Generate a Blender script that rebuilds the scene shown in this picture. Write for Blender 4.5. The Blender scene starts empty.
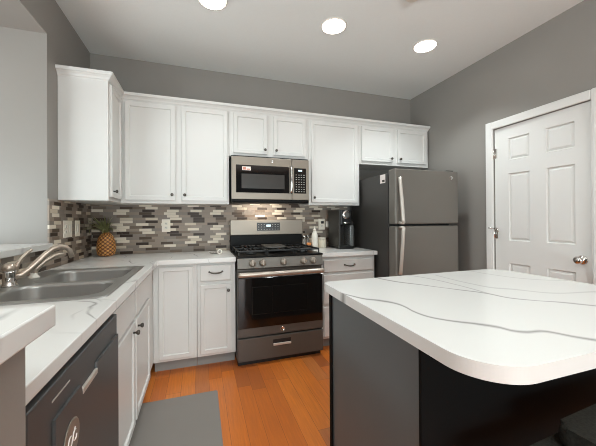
import bpy, bmesh, math, random
from mathutils import Vector, Matrix
random.seed(7)
S = bpy.context.scene
COL = S.collection

# ------------------------------------------------------------------ camera
F_PX, YAW, PITCH, ROLL, CAM_H = 296.376, 18.2987, 0.2315, -0.3727, 1.2265
cam_d = bpy.data.cameras.new('camera')
cam_d.sensor_fit = 'HORIZONTAL'; cam_d.sensor_width = 36.0
cam_d.lens = F_PX / 596 * 36.0
cam_d.shift_y = -4.6929 / 596
cam_d.clip_start = 0.02
S.cycles.filter_width = 1.0
cam = bpy.data.objects.new('camera', cam_d); COL.objects.link(cam)
ya, pi_, ro = (math.radians(v) for v in (YAW, PITCH, ROLL))
fw = Vector((math.sin(ya)*math.cos(pi_), math.cos(ya)*math.cos(pi_), math.sin(pi_)))
rt = Vector((math.cos(ya), -math.sin(ya), 0)); up = rt.cross(fw)
r2 = rt*math.cos(ro) + up*math.sin(ro); u2 = -rt*math.sin(ro) + up*math.cos(ro)
mw = Matrix((r2, u2, -fw)).transposed().to_4x4(); mw.translation = (0, 0, CAM_H)
cam.matrix_world = mw
S.camera = cam

# ------------------------------------------------------------------ world, light, exposure
S.view_settings.view_transform = 'Standard'; S.view_settings.look = 'None'
S.view_settings.gamma = 1.0; S.view_settings.use_curve_mapping = False
S.view_settings.exposure = 0.07
W = bpy.data.worlds.new('world'); S.world = W; W.use_nodes = True
W.node_tree.nodes['Background'].inputs[0].default_value = (0.90, 0.965, 1.0, 1)
W.node_tree.nodes['Background'].inputs[1].default_value = 0.10

def area(name, loc, target, sx, sy, power, color=(1, 1, 1)):
    l = bpy.data.lights.new(name, 'AREA'); l.shape = 'RECTANGLE'; l.size = sx; l.size_y = sy
    l.energy = power; l.color = color
    o = bpy.data.objects.new(name, l); COL.objects.link(o); o.location = loc
    o.rotation_euler = (Vector(target) - Vector(loc)).to_track_quat('-Z', 'Y').to_euler()
    return o
FILL_COL = (0.86, 0.97, 1.0)  # cool tint shared by the added fill lights
area('low_rear_fill', (0.9, -3.9, .85), (0.9, 3, .5), 3.0, 1.2, 108, FILL_COL)  # added fill, unseen behind the camera, lifts the lower cabinets
area('dining_side_fill', (-3.6, 1.2, 1.3), (0.5, 1.2, 1.3), 1.6, 1.6, 64, FILL_COL)  # added unseen fill shining in through the pass-through
area('jamb_fill', (-2.2, 0.6, 1.2), (-1.3, 2.4, 1.8), 1.0, 1.0, 27, FILL_COL)  # added fill aimed at the jamb of the opening, out of view
area('ceiling_fill', (0.2, -.6, 1.9), (0.2, -.6, 3.0), .8, .8, 54, FILL_COL)  # upward fill added out of view to brighten the ceiling
area('rear_fill', (.5, -3.2, 1.5), (.6, 3.0, 1.0), .9, .9, 12, FILL_COL)  # weak frontal fill, added far behind the camera

# ------------------------------------------------------------------ measurements of the room
XL, XR, YB, H = -0.948, 2.582, 3.162, 2.761
CT, CB = 0.913, 0.875          # worktop top and underside

# ------------------------------------------------------------------ materials
def lin(c):
    return tuple((v/255/12.92 if v/255 <= .04045 else ((v/255+.055)/1.055)**2.4) for v in c)
class NT:
    def __init__(s, name):
        s.m = bpy.data.materials.new(name); s.m.use_nodes = True; s.t = s.m.node_tree
        s.b = s.t.nodes['Principled BSDF']
    def n(s, typ, **k):
        x = s.t.nodes.new(typ)
        for a, v in k.items(): setattr(x, a, v)
        return x
    def l(s, a, b): s.t.links.new(a, b)
    def math(s, op, a, b=None, c=None, clamp=False):
        x = s.n('ShaderNodeMath', operation=op); x.use_clamp = clamp
        for i, v in enumerate((a, b, c)):
            if v is None: continue
            if isinstance(v, (int, float)): x.inputs[i].default_value = v
            else: s.l(v, x.inputs[i])
        return x.outputs[0]
    def mix(s, f, a, b):
        x = s.n('ShaderNodeMix', data_type='RGBA')
        for i, v in ((0, f), (6, a), (7, b)):
            if isinstance(v, (int, float)): x.inputs[i].default_value = v
            elif isinstance(v, tuple): x.inputs[i].default_value = (*v, 1)
            else: s.l(v, x.inputs[i])
        return x.outputs[2]
    def noise(s, vec, scale, detail=2, rough=.5):
        x = s.n('ShaderNodeTexNoise'); x.inputs['Scale'].default_value = scale
        x.inputs['Detail'].default_value = detail; x.inputs['Roughness'].default_value = rough
        if vec is not None: s.l(vec, x.inputs['Vector'])
        return x.outputs['Fac']
    def pos(s): return s.n('ShaderNodeNewGeometry').outputs['Position']
    def scaled(s, vec, sc):
        x = s.n('ShaderNodeMapping'); s.l(vec, x.inputs[0]); x.inputs['Scale'].default_value = sc
        return x.outputs[0]
    def bump(s, h, strength, dist=.002):
        x = s.n('ShaderNodeBump'); x.inputs['Strength'].default_value = strength; x.inputs['Distance'].default_value = dist
        s.l(h, x.inputs['Height']); s.l(x.outputs[0], s.b.inputs['Normal'])

def plain(name, rgb, rough=.5, metal=0, spec=.5, var=.05, scale=30, stretch=None, bump=0, coat=0, bscale=None):
    """plain paint, plastic or metal with a faint procedural variation"""
    a = NT(name); c = lin(rgb)
    p = a.pos()
    if stretch: p = a.scaled(p, stretch)
    f = a.noise(p, scale, 3)
    a.l(a.mix(f, tuple(v*(1-var) for v in c), tuple(min(1, v*(1+var)) for v in c)), a.b.inputs['Base Color'])
    a.b.inputs['Roughness'].default_value = rough; a.b.inputs['Metallic'].default_value = metal
    a.b.inputs['Specular IOR Level'].default_value = spec
    a.b.inputs['Coat Weight'].default_value = coat
    if bump: a.bump(a.noise(a.pos() if not stretch else p, bscale or scale, 4), bump)
    return a.m
def glow(name, rgb, strength):
    a = NT(name); a.b.inputs['Base Color'].default_value = (*lin(rgb), 1)
    a.b.inputs['Emission Color'].default_value = (*lin(rgb), 1); a.b.inputs['Emission Strength'].default_value = strength
    return a.m

M = {}
M['wall'] = plain('gray_wall_paint', (142, 137, 131), .42, var=.02, scale=4, bump=.08, bscale=180)
M['ceiling'] = plain('ceiling_paint', (227, 229, 226), .9, var=.02, scale=60, bump=.25, bscale=60)
M['cab'] = plain('white_cabinet_paint', (219, 217, 213), .38, var=.01, scale=6)
M['door'] = plain('white_door_paint', (226, 224, 220), .4, var=.01, scale=8)
M['toe'] = plain('gray_toe_kick_board', (150, 148, 144), .6)
M['knob'] = plain('dark_bronze_hardware', (92, 87, 81), .32, metal=.75)
M['black'] = plain('black_iron', (18, 18, 18), .45)
M['blackgloss'] = plain('black_glass', (14, 12, 11), .06, spec=.6)
M['enamel'] = plain('black_enamel', (13, 12, 11), .4, spec=.15)
M['slate'] = plain('slate_metal', (119, 114, 107), .38, metal=.35, stretch=(1, 1, 60), scale=12, var=.03)
M['slate_dark'] = plain('dark_slate_metal', (88, 83, 78), .28, metal=.2, stretch=(1, 1, 60), scale=12, var=.03)
M['steel'] = plain('warm_stainless_steel', (146, 136, 124), .36, metal=.45, stretch=(1, 60, 60), scale=8, var=.04)
M['chrome'] = plain('polished_chrome', (215, 212, 208), .12, metal=1)
M['handle'] = plain('brushed_handle_metal', (190, 178, 166), .28, metal=.6)
M['dishwasher'] = plain('dark_slate_dishwasher', (78, 79, 79), .45, metal=.1, stretch=(1, 1, 60), scale=12, var=.03)
M['bright'] = plain('bright_handle_metal', (205, 196, 186), .35, metal=.4)
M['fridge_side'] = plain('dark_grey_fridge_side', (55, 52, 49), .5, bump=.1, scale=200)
M['sink'] = plain('brushed_sink_steel', (160, 158, 154), .33, metal=.7, stretch=(40, 1, 1), scale=10, var=.05)
M['nickel'] = plain('warm_brushed_nickel', (190, 176, 162), .3, metal=.8)
M['white'] = plain('white_plastic', (232, 226, 214), .4)
M['ivory'] = plain('ivory_wall_plate', (240, 231, 216), .45)
M['slot'] = plain('dark_slot', (70, 62, 54), .6)
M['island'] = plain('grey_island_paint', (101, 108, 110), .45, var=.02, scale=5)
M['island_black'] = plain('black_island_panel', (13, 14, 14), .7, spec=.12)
M['mat'] = plain('grey_floor_mat', (134, 127, 121), .7, var=.06, scale=3, bump=.1, bscale=300)
M['wax'] = plain('cream_wax_jar', (236, 228, 208), .35)
M['orange'] = plain('orange_lid', (222, 140, 78), .45)
M['spice'] = plain('brown_spice_jar', (120, 96, 74), .25)
M['leaf'] = plain('pineapple_leaf', (158, 158, 108), .4, var=.35, scale=26)
M['lens'] = glow('lamp_lens', (255, 250, 240), 9)
M['digits'] = glow('lit_display', (205, 225, 235), 1.4)
M['print'] = plain('pale_print', (176, 172, 166), .5)
M['sticker'] = plain('white_sticker', (236, 226, 220), .5)
M['pink'] = plain('pink_sticker_print', (206, 140, 120), .5)
M['fabric'] = plain('dark_knit_fabric', (54, 52, 47), .95, var=.5, scale=130, bump=1.0, bscale=110)
M['fabric'].node_tree.nodes['Principled BSDF'].inputs['Specular IOR Level'].default_value = .1
M['coffee'] = plain('charcoal_plastic', (46, 44, 41), .3)
M['coffee_black'] = plain('black_plastic', (17, 16, 16), .3)
M['wood_leg'] = plain('dark_stool_leg', (38, 30, 25), .45)

def tile_material(name, axis):
    a = NT(name); sx = a.n('ShaderNodeSeparateXYZ'); a.l(a.pos(), sx.inputs[0])
    u = sx.outputs[axis]; z = sx.outputs[2]
    PW, PH = .108, .0262
    zz = a.math('DIVIDE', a.math('ADD', z, -.913 + .0262*40), PH)
    row = a.math('FLOOR', zz); fz = a.math('FRACT', zz)
    wn = a.n('ShaderNodeTexWhiteNoise', noise_dimensions='1D'); a.l(row, wn.inputs['W'])
    off = a.math('DIVIDE', a.math('FLOOR', a.math('MULTIPLY', wn.outputs[0], 4)), 4)
    uu = a.math('ADD', a.math('DIVIDE', a.math('ADD', u, 10 + axis*.537), PW), off)
    cl = a.math('FLOOR', uu); fu = a.math('FRACT', uu)
    cv = a.n('ShaderNodeCombineXYZ'); a.l(cl, cv.inputs[0]); a.l(row, cv.inputs[1])
    w2 = a.n('ShaderNodeTexWhiteNoise', noise_dimensions='2D'); a.l(cv.outputs[0], w2.inputs['Vector'])
    rp = a.n('ShaderNodeValToRGB'); rp.color_ramp.interpolation = 'CONSTANT'
    e = rp.color_ramp.elements
    cols = [(0, (152, 137, 123)), (.20, (138, 127, 117)), (.40, (122, 106, 92)), (.48, (224, 212, 194)), (.66, (204, 190, 170)), (.71, (58, 43, 32)), (.88, (82, 66, 52)), (.96, (156, 144, 132))]
    for i, (p, c) in enumerate(cols):
        x = e[i] if i < 2 else e.new(p)
        x.position = p; x.color = (*lin(c), 1)
    odd = a.math('MODULO', a.math('ADD', cl, 1000), 2)      # every other strip is a taupe one
    rv = w2.outputs['Value']
    pick = a.math('ADD', a.math('MULTIPLY', odd, a.math('MULTIPLY', rv, .47)), a.math('MULTIPLY', a.math('SUBTRACT', 1, odd), a.math('ADD', .36, a.math('MULTIPLY', rv, .64))))
    a.l(pick, rp.inputs[0])
    du = a.math('MULTIPLY', a.math('MINIMUM', fu, a.math('SUBTRACT', 1, fu)), PW)
    dz = a.math('MULTIPLY', a.math('MINIMUM', fz, a.math('SUBTRACT', 1, fz)), PH)
    dd = a.math('MINIMUM', du, dz)
    g = a.math('GREATER_THAN', dd, .0007)
    a.l(a.mix(g, lin((136, 128, 120)), rp.outputs[0]), a.b.inputs['Base Color'])
    a.b.inputs['Roughness'].default_value = .4; a.b.inputs['Specular IOR Level'].default_value = .35
    a.bump(a.math('MINIMUM', dd, .002), .6, 1.0)
    return a.m
M['tile_x'] = tile_material('mosaic_strip_tile', 0)
M['tile_y'] = tile_material('mosaic_strip_tile_side', 1)

def quartz(name, base=(226, 224, 220), curves=None, seed=0.0):
    """white quartz with thin grey veins: measured vein lines, or wandering ones"""
    a = NT(name); p = a.pos(); sx = a.n('ShaderNodeSeparateXYZ'); a.l(p, sx.inputs[0])
    x, y = sx.outputs[0], sx.outputs[1]
    u = a.math('MULTIPLY', a.math('SUBTRACT', x, y), .70711)
    v = a.math('MULTIPLY', a.math('ADD', x, y), .70711)
    n1 = a.noise(p, 9, 3); wob = a.math('MULTIPLY', a.math('SUBTRACT', n1, .5), .03)
    width = a.math('ADD', a.math('MULTIPLY', a.noise(p, 5, 1), .012), .0005)
    total = None
    def add(t):
        nonlocal total
        total = t if total is None else a.math('MAXIMUM', total, t)
    if curves:
        for pts, amt, wd in curves:
            fc = a.n('ShaderNodeFloatCurve'); c = fc.mapping.curves[0]
            us = [q[0] for q in pts]; lo, hi = min(us), max(us)
            P = sorted(((q[0]-lo)/(hi-lo), q[1]/2.5) for q in pts)
            while len(c.points) < len(P): c.points.new(.5, .5)
            for cp, q in zip(c.points, P): cp.location = q
            fc.mapping.update()
            t = a.math('DIVIDE', a.math('SUBTRACT', u, lo), hi-lo)
            a.l(t, fc.inputs['Value'])
            dv = a.math('ABSOLUTE', a.math('SUBTRACT', a.math('ADD', v, a.math('MULTIPLY', wob, .35)), a.math('MULTIPLY', fc.outputs[0], 2.5)))
            k = a.math('SUBTRACT', 1, a.math('DIVIDE', dv, a.math('MULTIPLY', width, wd)), clamp=True)
            inside = a.math('MULTIPLY', a.math('GREATER_THAN', t, -.02), a.math('LESS_THAN', t, 1.02))
            add(a.math('MULTIPLY', a.math('MULTIPLY', k, inside), amt))
    else:
        for freq, amt, ph, ang, wd in ((2.1, .7, .13+seed, .35, 1.3), (3.3, .32, .57+seed, -.15, 1.4), (1.5, .5, .31+seed, .9, 1.2)):
            r = a.math('ADD', a.math('MULTIPLY', v, math.cos(ang)), a.math('MULTIPLY', u, math.sin(ang)))
            big = a.math('MULTIPLY', a.math('SUBTRACT', a.noise(p, 2.2, 2), .5), .5)
            r = a.math('ADD', a.math('ADD', r, big), wob)
            f = a.math('FRACT', a.math('ADD', a.math('MULTIPLY', r, freq), ph))
            dv = a.math('DIVIDE', a.math('ABSOLUTE', a.math('SUBTRACT', f, .5)), freq)
            k = a.math('SUBTRACT', 1, a.math('DIVIDE', dv, a.math('MULTIPLY', width, wd)), clamp=True)
            patch = a.math('MULTIPLY', a.math('SUBTRACT', a.noise(p, 3.1+freq, 1), .42), 6, clamp=True)
            add(a.math('MULTIPLY', a.math('MULTIPLY', k, patch), amt))
    cloud = a.math('MULTIPLY', a.noise(p, 3, 4), .10)
    c0 = a.mix(cloud, lin(base), lin((170, 168, 166)))
    a.l(a.mix(total, c0, lin((128, 124, 121))), a.b.inputs['Base Color'])
    a.b.inputs['Roughness'].default_value = .2
    return a.m
def uv_(pts): return [((x-y)*.70711, (x+y)*.70711) for x, y in pts]
main = uv_([(.56, 1.16), (.587, 1.083), (.613, 1.025), (.654, .985), (.689, .923), (.692, .88), (.685, .829), (.69, .775), (.712, .736), (.743, .702), (.776, .675), (.814, .631), (.825, .598), (.85, .578), (.899, .567), (.935, .516), (.99, .44)])
vB = uv_([(.89, 1.372), (.932, 1.246), (.989, 1.163), (1.032, 1.09), (1.074, 1.022), (1.134, .929), (1.151, .852), (1.193, .8), (1.272, .738), (1.333, .669), (1.55, .44)])
vC = uv_([(1.10, 1.372), (1.138, 1.25), (1.15, 1.12), (1.141, .93)])
vE = uv_([(1.237, 1.30), (1.233, 1.096), (1.25, 1.001), (1.312, .94), (1.387, .846), (1.587, .795), (1.75, .72)])
vD = uv_([(1.53, 1.372), (1.548, 1.2), (1.597, 1.083), (1.75, .98)])
M['quartz_island'] = quartz('veined_quartz_island', curves=[(main, .85, 2.3), (vB, .75, 2.2), (vC, .55, 1.8), (vE, .38, 2.2), (vD, .42, 1.6)])
M['quartz'] = quartz('veined_quartz')
M['quartz_bar'] = quartz('veined_quartz_bar', seed=.37)

def floor_material():
    a = NT('orange_hardwood_planks'); p = a.pos(); sx = a.n('ShaderNodeSeparateXYZ'); a.l(p, sx.inputs[0])
    PW, PL = .098, .95
    xx = a.math('DIVIDE', a.math('ADD', sx.outputs[0], 20.03), PW)
    col = a.math('FLOOR', xx); fx = a.math('FRACT', xx)
    wn = a.n('ShaderNodeTexWhiteNoise', noise_dimensions='1D'); a.l(col, wn.inputs['W'])
    yy = a.math('ADD', a.math('DIVIDE', a.math('ADD', sx.outputs[1], 20), PL), a.math('MULTIPLY', wn.outputs[0], 1))
    rw = a.math('FLOOR', yy); fy = a.math('FRACT', yy)
    cv = a.n('ShaderNodeCombineXYZ'); a.l(col, cv.inputs[0]); a.l(rw, cv.inputs[1])
    w2 = a.n('ShaderNodeTexWhiteNoise', noise_dimensions='2D'); a.l(cv.outputs[0], w2.inputs['Vector'])
    rp = a.n('ShaderNodeValToRGB'); e = rp.color_ramp.elements
    cols = [(0, (166, 90, 44)), (.2, (196, 106, 42)), (.55, (214, 118, 42)), (.85, (224, 132, 54)), (1, (182, 110, 66))]
    for i, (q, c) in enumerate(cols):
        x = e[i] if i < 2 else e.new(q)
        x.position = q; x.color = (*lin(c), 1)
    a.l(w2.outputs['Value'], rp.inputs[0])
    grain = a.noise(a.scaled(p, (26, 1.6, 1)), 3, 5, .65)
    c = a.mix(a.math('MULTIPLY', a.math('SUBTRACT', grain, .35), 1.1, clamp=True), rp.outputs[0], lin((150, 84, 50)))
    dx = a.math('MULTIPLY', a.math('MINIMUM', fx, a.math('SUBTRACT', 1, fx)), PW)
    dy = a.math('MULTIPLY', a.math('MINIMUM', fy, a.math('SUBTRACT', 1, fy)), PL)
    gap = a.math('GREATER_THAN', a.math('MINIMUM', dx, dy), .0008)
    a.l(a.mix(gap, lin((120, 62, 34)), c), a.b.inputs['Base Color'])
    a.b.inputs['Roughness'].default_value = .3
    return a.m
M['floor'] = floor_material()

def pineapple_material():
    a = NT('pineapple_skin'); at = a.n('ShaderNodeAttribute', attribute_name='eye')
    n = a.noise(a.pos(), 60, 2)
    c = a.mix(at.outputs['Fac'], lin((84, 46, 20)), lin((212, 152, 84)))
    a.l(a.mix(a.math('MULTIPLY', n, .35), c, lin((150, 84, 34))), a.b.inputs['Base Color'])
    a.b.inputs['Roughness'].default_value = .5
    return a.m
M['pine'] = pineapple_material()
def tinted_material():
    a = NT('smoky_clear_plastic'); a.b.inputs['Base Color'].default_value = (*lin((150, 150, 148)), 1)
    a.b.inputs['Roughness'].default_value = .15; a.b.inputs['Transmission Weight'].default_value = .6
    a.l(a.math('ADD', a.math('MULTIPLY', a.noise(a.pos(), 40), .05), .12), a.b.inputs['Roughness'])
    return a.m
M['smoky'] = tinted_material()
def clear_material():
    a = NT('clear_glass'); a.b.inputs['Base Color'].default_value = (*lin((225, 220, 212)), 1)
    a.b.inputs['Transmission Weight'].default_value = .7
    a.l(a.math('ADD', a.math('MULTIPLY', a.noise(a.pos(), 40), .05), .06), a.b.inputs['Roughness'])
    return a.m
M['glass'] = clear_material()

# ------------------------------------------------------------------ mesh building helpers
class B:
    """collects shapes in world coordinates, becomes ONE mesh object"""
    def __init__(s): s.bm = bmesh.new()
    def box(s, x0, x1, y0, y1, z0, z1, bev=0, seg=1, mat=None):
        c = [(x, y, z) for x in (x0, x1) for y in (y0, y1) for z in (z0, z1)]
        v = [s.bm.verts.new(p) for p in c]
        fs = [s.bm.faces.new([v[i] for i in q]) for q in ((0, 1, 3, 2), (4, 6, 7, 5), (0, 4, 5, 1), (2, 3, 7, 6), (0, 2, 6, 4), (1, 5, 7, 3))]
        if mat is not None:
            for q in v: q.co = mat @ q.co
        if bev:
            ed = list({e for f in fs for e in f.edges})
            bmesh.ops.bevel(s.bm, geom=ed, offset=bev, segments=seg, affect='EDGES', profile=.5)
        return s
    def prism(s, pts, z0, z1, bev=0, seg=2, mat=None):
        bot = [s.bm.verts.new((x, y, z0)) for x, y in pts]; top = [s.bm.verts.new((x, y, z1)) for x, y in pts]
        n = len(pts); ft = s.bm.faces.new(top); fb = s.bm.faces.new(bot[::-1])
        for i in range(n):
            j = (i+1) % n; s.bm.faces.new((bot[i], bot[j], top[j], top[i]))
        if mat is not None:
            for q in bot+top: q.co = mat @ q.co
        if bev:
            bmesh.ops.bevel(s.bm, geom=list(ft.edges)+list(fb.edges), offset=bev, segments=seg, affect='EDGES', profile=.5)
        return s
    def tube(s, pts, rad, seg=12, caps=True):
        pts = [Vector(p) for p in pts]; n = len(pts)
        rs = rad if isinstance(rad, (list, tuple)) else [rad]*n
        rings = []; prev = None
        for i, p in enumerate(pts):
            t = (pts[min(i+1, n-1)] - pts[max(i-1, 0)]).normalized()
            if prev is None:
                a = t.orthogonal().normalized()
            else:
                a = (prev - t*prev.dot(t)).normalized()
            prev = a; b = t.cross(a)
            rings.append([s.bm.verts.new(p + (a*math.cos(2*math.pi*k/seg) + b*math.sin(2*math.pi*k/seg))*rs[i]) for k in range(seg)])
        for q in range(n-1):
            for k in range(seg):
                l = (k+1) % seg
                f = s.bm.faces.new((rings[q][k], rings[q][l], rings[q+1][l], rings[q+1][k])); f.smooth = True
        if caps:
            s.bm.faces.new(rings[0][::-1]); s.bm.faces.new(rings[-1])
        return s
    def cyl(s, p0, p1, r0, r1=None, seg=24): return s.tube([p0, p1], [r0, r0 if r1 is None else r1], seg)
    def lathe(s, prof, org, axis=(0, 0, 1), seg=24, smooth=True):
        """profile of (radius, height) along an axis"""
        ax = Vector(axis).normalized(); a = ax.orthogonal().normalized(); b = ax.cross(a); o = Vector(org)
        rings = []
        for r, h in prof:
            if r < 1e-6: rings.append([s.bm.verts.new(o + ax*h)])
            else: rings.append([s.bm.verts.new(o + ax*h + (a*math.cos(2*math.pi*k/seg) + b*math.sin(2*math.pi*k/seg))*r) for k in range(seg)])
        for q in range(len(rings)-1):
            A, C = rings[q], rings[q+1]
            for k in range(seg):
                l = (k+1) % seg
                if len(A) == 1 and len(C) == 1: continue
                if len(A) == 1: f = s.bm.faces.new((A[0], C[l], C[k]))
                elif len(C) == 1: f = s.bm.faces.new((A[k], A[l], C[0]))
                else: f = s.bm.faces.new((A[k], A[l], C[l], C[k]))
                f.smooth = smooth
        if len(rings[0]) > 1: s.bm.faces.new(rings[0][::-1])
        if len(rings[-1]) > 1: s.bm.faces.new(rings[-1])
        return s
    def ball(s, c, r, seg=16):
        rr = r if isinstance(r, (tuple, list)) else (r, r, r)
        bmesh.ops.create_uvsphere(s.bm, u_segments=seg, v_segments=seg//2, radius=1, matrix=Matrix.Translation(c) @ Matrix.Diagonal((*rr, 1)))
        return s
    def cells(s, xs, ys, inside, z0, z1, bev=.003):
        """a slab of grid cells in one skin, with openings where inside() is false"""
        V = {}
        def g(i, j, z):
            k = (i, j, z)
            if k not in V: V[k] = s.bm.verts.new((xs[i], ys[j], z))
            return V[k]
        ok = lambda i, j: 0 <= i < len(xs)-1 and 0 <= j < len(ys)-1 and inside((xs[i]+xs[i+1])/2, (ys[j]+ys[j+1])/2)
        for i in range(len(xs)-1):
            for j in range(len(ys)-1):
                if not ok(i, j): continue
                s.bm.faces.new([g(i, j, z1), g(i+1, j, z1), g(i+1, j+1, z1), g(i, j+1, z1)])
                s.bm.faces.new([g(i, j, z0), g(i, j+1, z0), g(i+1, j+1, z0), g(i+1, j, z0)])
                for (a, b), (di, dj) in ((((i, j), (i+1, j)), (0, -1)), (((i+1, j), (i+1, j+1)), (1, 0)), (((i+1, j+1), (i, j+1)), (0, 1)), (((i, j+1), (i, j)), (-1, 0))):
                    if not ok(i+di, j+dj):
                        s.bm.faces.new([g(*a, z0), g(*b, z0), g(*b, z1), g(*a, z1)])
        bmesh.ops.dissolve_limit(s.bm, angle_limit=.01, verts=s.bm.verts, edges=s.bm.edges)
        if bev:
            s.bm.normal_update()
            ed = [e for e in s.bm.edges if len(e.link_faces) == 2 and e.calc_face_angle(0) > .5]
            bmesh.ops.bevel(s.bm, geom=ed, offset=bev, segments=2, affect='EDGES', profile=.5)
        return s

def finish(name, b, mat, org, smooth_angle=None):
    bmesh.ops.recalc_face_normals(b.bm, faces=b.bm.faces)
    bmesh.ops.translate(b.bm, verts=b.bm.verts, vec=-Vector(org))
    me = bpy.data.meshes.new(name); b.bm.to_mesh(me); b.bm.free()
    mats = mat if isinstance(mat, (list, tuple)) else [mat]
    for m in mats: me.materials.append(m)
    o = bpy.data.objects.new(name, me); COL.objects.link(o)
    return o
ORG = {}
def part(name, b, mat, parent, label=None):
    o = finish(name, b, mat, ORG[parent.name]); o.parent = parent; ORG[o.name] = ORG[parent.name]
    if label: o['label'] = label
    return o
def tag(o, label, cat=None, group=None, kind=None):
    o['label'] = label
    if cat: o['category'] = cat
    if group: o['group'] = group
    if kind: o['kind'] = kind
    return o
def base_of(b):
    xs = [v.co for v in b.bm.verts]
    return ((min(v.x for v in xs)+max(v.x for v in xs))/2, (min(v.y for v in xs)+max(v.y for v in xs))/2, min(v.z for v in xs))
def solo(name, b, mat, label, cat=None, group=None, kind=None):
    org = base_of(b); o = finish(name, b, mat, org); o.location = org; ORG[o.name] = org
    return tag(o, label, cat, group, kind)
def thing(name, loc, label, cat, group=None):
    o = bpy.data.objects.new(name, None); COL.objects.link(o); o.location = loc; o.empty_display_size = .05
    ORG[o.name] = tuple(loc)
    return tag(o, label, cat, group)
def struct(name, b, mat, label): return solo(name, b, mat, label, None, None, 'structure')

class Face:
    """a vertical face: u runs along it, v is height, w comes out of it"""
    def __init__(s, d, p): s.d, s.p = d, p
    def __call__(s, u, v, w):
        if s.d == 'S': return Vector((u, s.p - w, v))
        if s.d == 'E': return Vector((s.p + w, u, v))
        if s.d == 'W': return Vector((s.p - w, u, v))
    def out(s): return {'S': Vector((0, -1, 0)), 'E': Vector((1, 0, 0)), 'W': Vector((-1, 0, 0))}[s.d]
    def box(s, b, u0, u1, v0, v1, w0, w1, bev=0, seg=1):
        p, q = s(u0, v0, w0), s(u1, v1, w1)
        return b.box(min(p.x, q.x), max(p.x, q.x), min(p.y, q.y), max(p.y, q.y), min(p.z, q.z), max(p.z, q.z), bev, seg)
def front_face(b, fc):
    b.bm.faces.ensure_lookup_table(); bmesh.ops.recalc_face_normals(b.bm, faces=b.bm.faces)
    o = fc.out()
    return max((f for f in b.bm.faces if f.normal.dot(o) > .99), key=lambda f: f.calc_area())
def shaker(fc, u0, u1, v0, v1, w0=0, t=.02, fr=.046):
    b = B(); fc.box(b, u0, u1, v0, v1, w0, w0+t, .002)
    f = front_face(b, fc)
    bmesh.ops.inset_region(b.bm, faces=[f], thickness=fr, depth=0)
    bmesh.ops.inset_region(b.bm, faces=[f], thickness=.007, depth=-.009)
    return b
def slabfront(fc, u0, u1, v0, v1, w0=0, t=.02):
    b = B(); fc.box(b, u0, u1, v0, v1, w0, w0+t, .004, 2); return b
def knob(fc, u, v, w):
    b = B(); o = fc(u, v, w)
    return b.lathe([(.006, 0), (.005, .012), (.0095, .016), (.0135, .022), (.0125, .028), (.007, .031), (0, .0315)], o, fc.out(), 18)
def pull(fc, u, v, w, half=.052):
    """arched bar pull with two feet and a sagging grip"""
    b = B(); n = 14; pts = []; rs = []
    for i in range(n+1):
        t = i/n*2-1
        pts.append(fc(u+half*t, v - .009*(1-t*t), w + .004 + .026*(1-t**4))); rs.append(.0042+.0026*(1-t*t))
    b.tube(pts, rs, 10)
    for k in (-1, 1): b.cyl(fc(u+k*half, v, w), fc(u+k*half, v, w+.012), .0085, .0065, 12)
    return b

# ------------------------------------------------------------------ THE ROOM
struct('floor', B().box(-4, XR+.15, -4, YB+.15, -.1, 0), M['floor'], 'orange hardwood plank floor of the kitchen')
struct('ceiling', B().box(-4, XR+.15, -4, YB+.15, H, H+.1), M['ceiling'], 'pale textured ceiling with recessed lights')
struct('wall_back', B().box(-.948, XR+.15, YB, YB+.15, 0, H), M['wall'], 'grey back wall behind the cabinets and range')
wl = B()
wl.box(-4, XL, 2.356, YB+.15, 0, H)                        # solid stretch past the opening
wl.box(-1.45, XL, .615, 2.356, 2.456, H)                   # header over the opening
wl.box(-1.45, XL, -.1, .615, 2.456, H)
wl.box(-1.12, XL, .597, 2.356, 0, 1.045)                   # half wall below the ledge
struct('wall_left', wl, M['wall'], 'grey wall with an open pass-through over the sink')
DY0, DY1, DZ = 1.306, 2.03, 2.045                          # the door opening
wr = B()
wr.box(XR, XR+.15, DY1, YB, 0, H); wr.box(XR, XR+.15, -4, DY0, 0, H); wr.box(XR, XR+.15, DY0, DY1, DZ, H)
struct('wall_right', wr, M['wall'], 'grey wall with the white panelled door')
struct('wall_bar', B().box(-1.12, -.270, .44, .5965, 0, 1.045), M['wall'], 'short grey half wall under the raised bar top')
struct('wall_tile_back', B().box(XL+.001, 1.66, YB-.010, YB-.0005, .86, 1.42), M['tile_x'], 'mosaic strip tile splashback on the back wall')
tl = B(); tl.box(XL+.0005, XL+.010, 2.356, YB-.011, CT-.03, 1.374); tl.box(XL+.0005, XL+.010, .60, 2.356, CT-.03, 1.044)
struct('wall_tile_left', tl, M['tile_y'], 'mosaic strip tile on the wall beside the sink')
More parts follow.
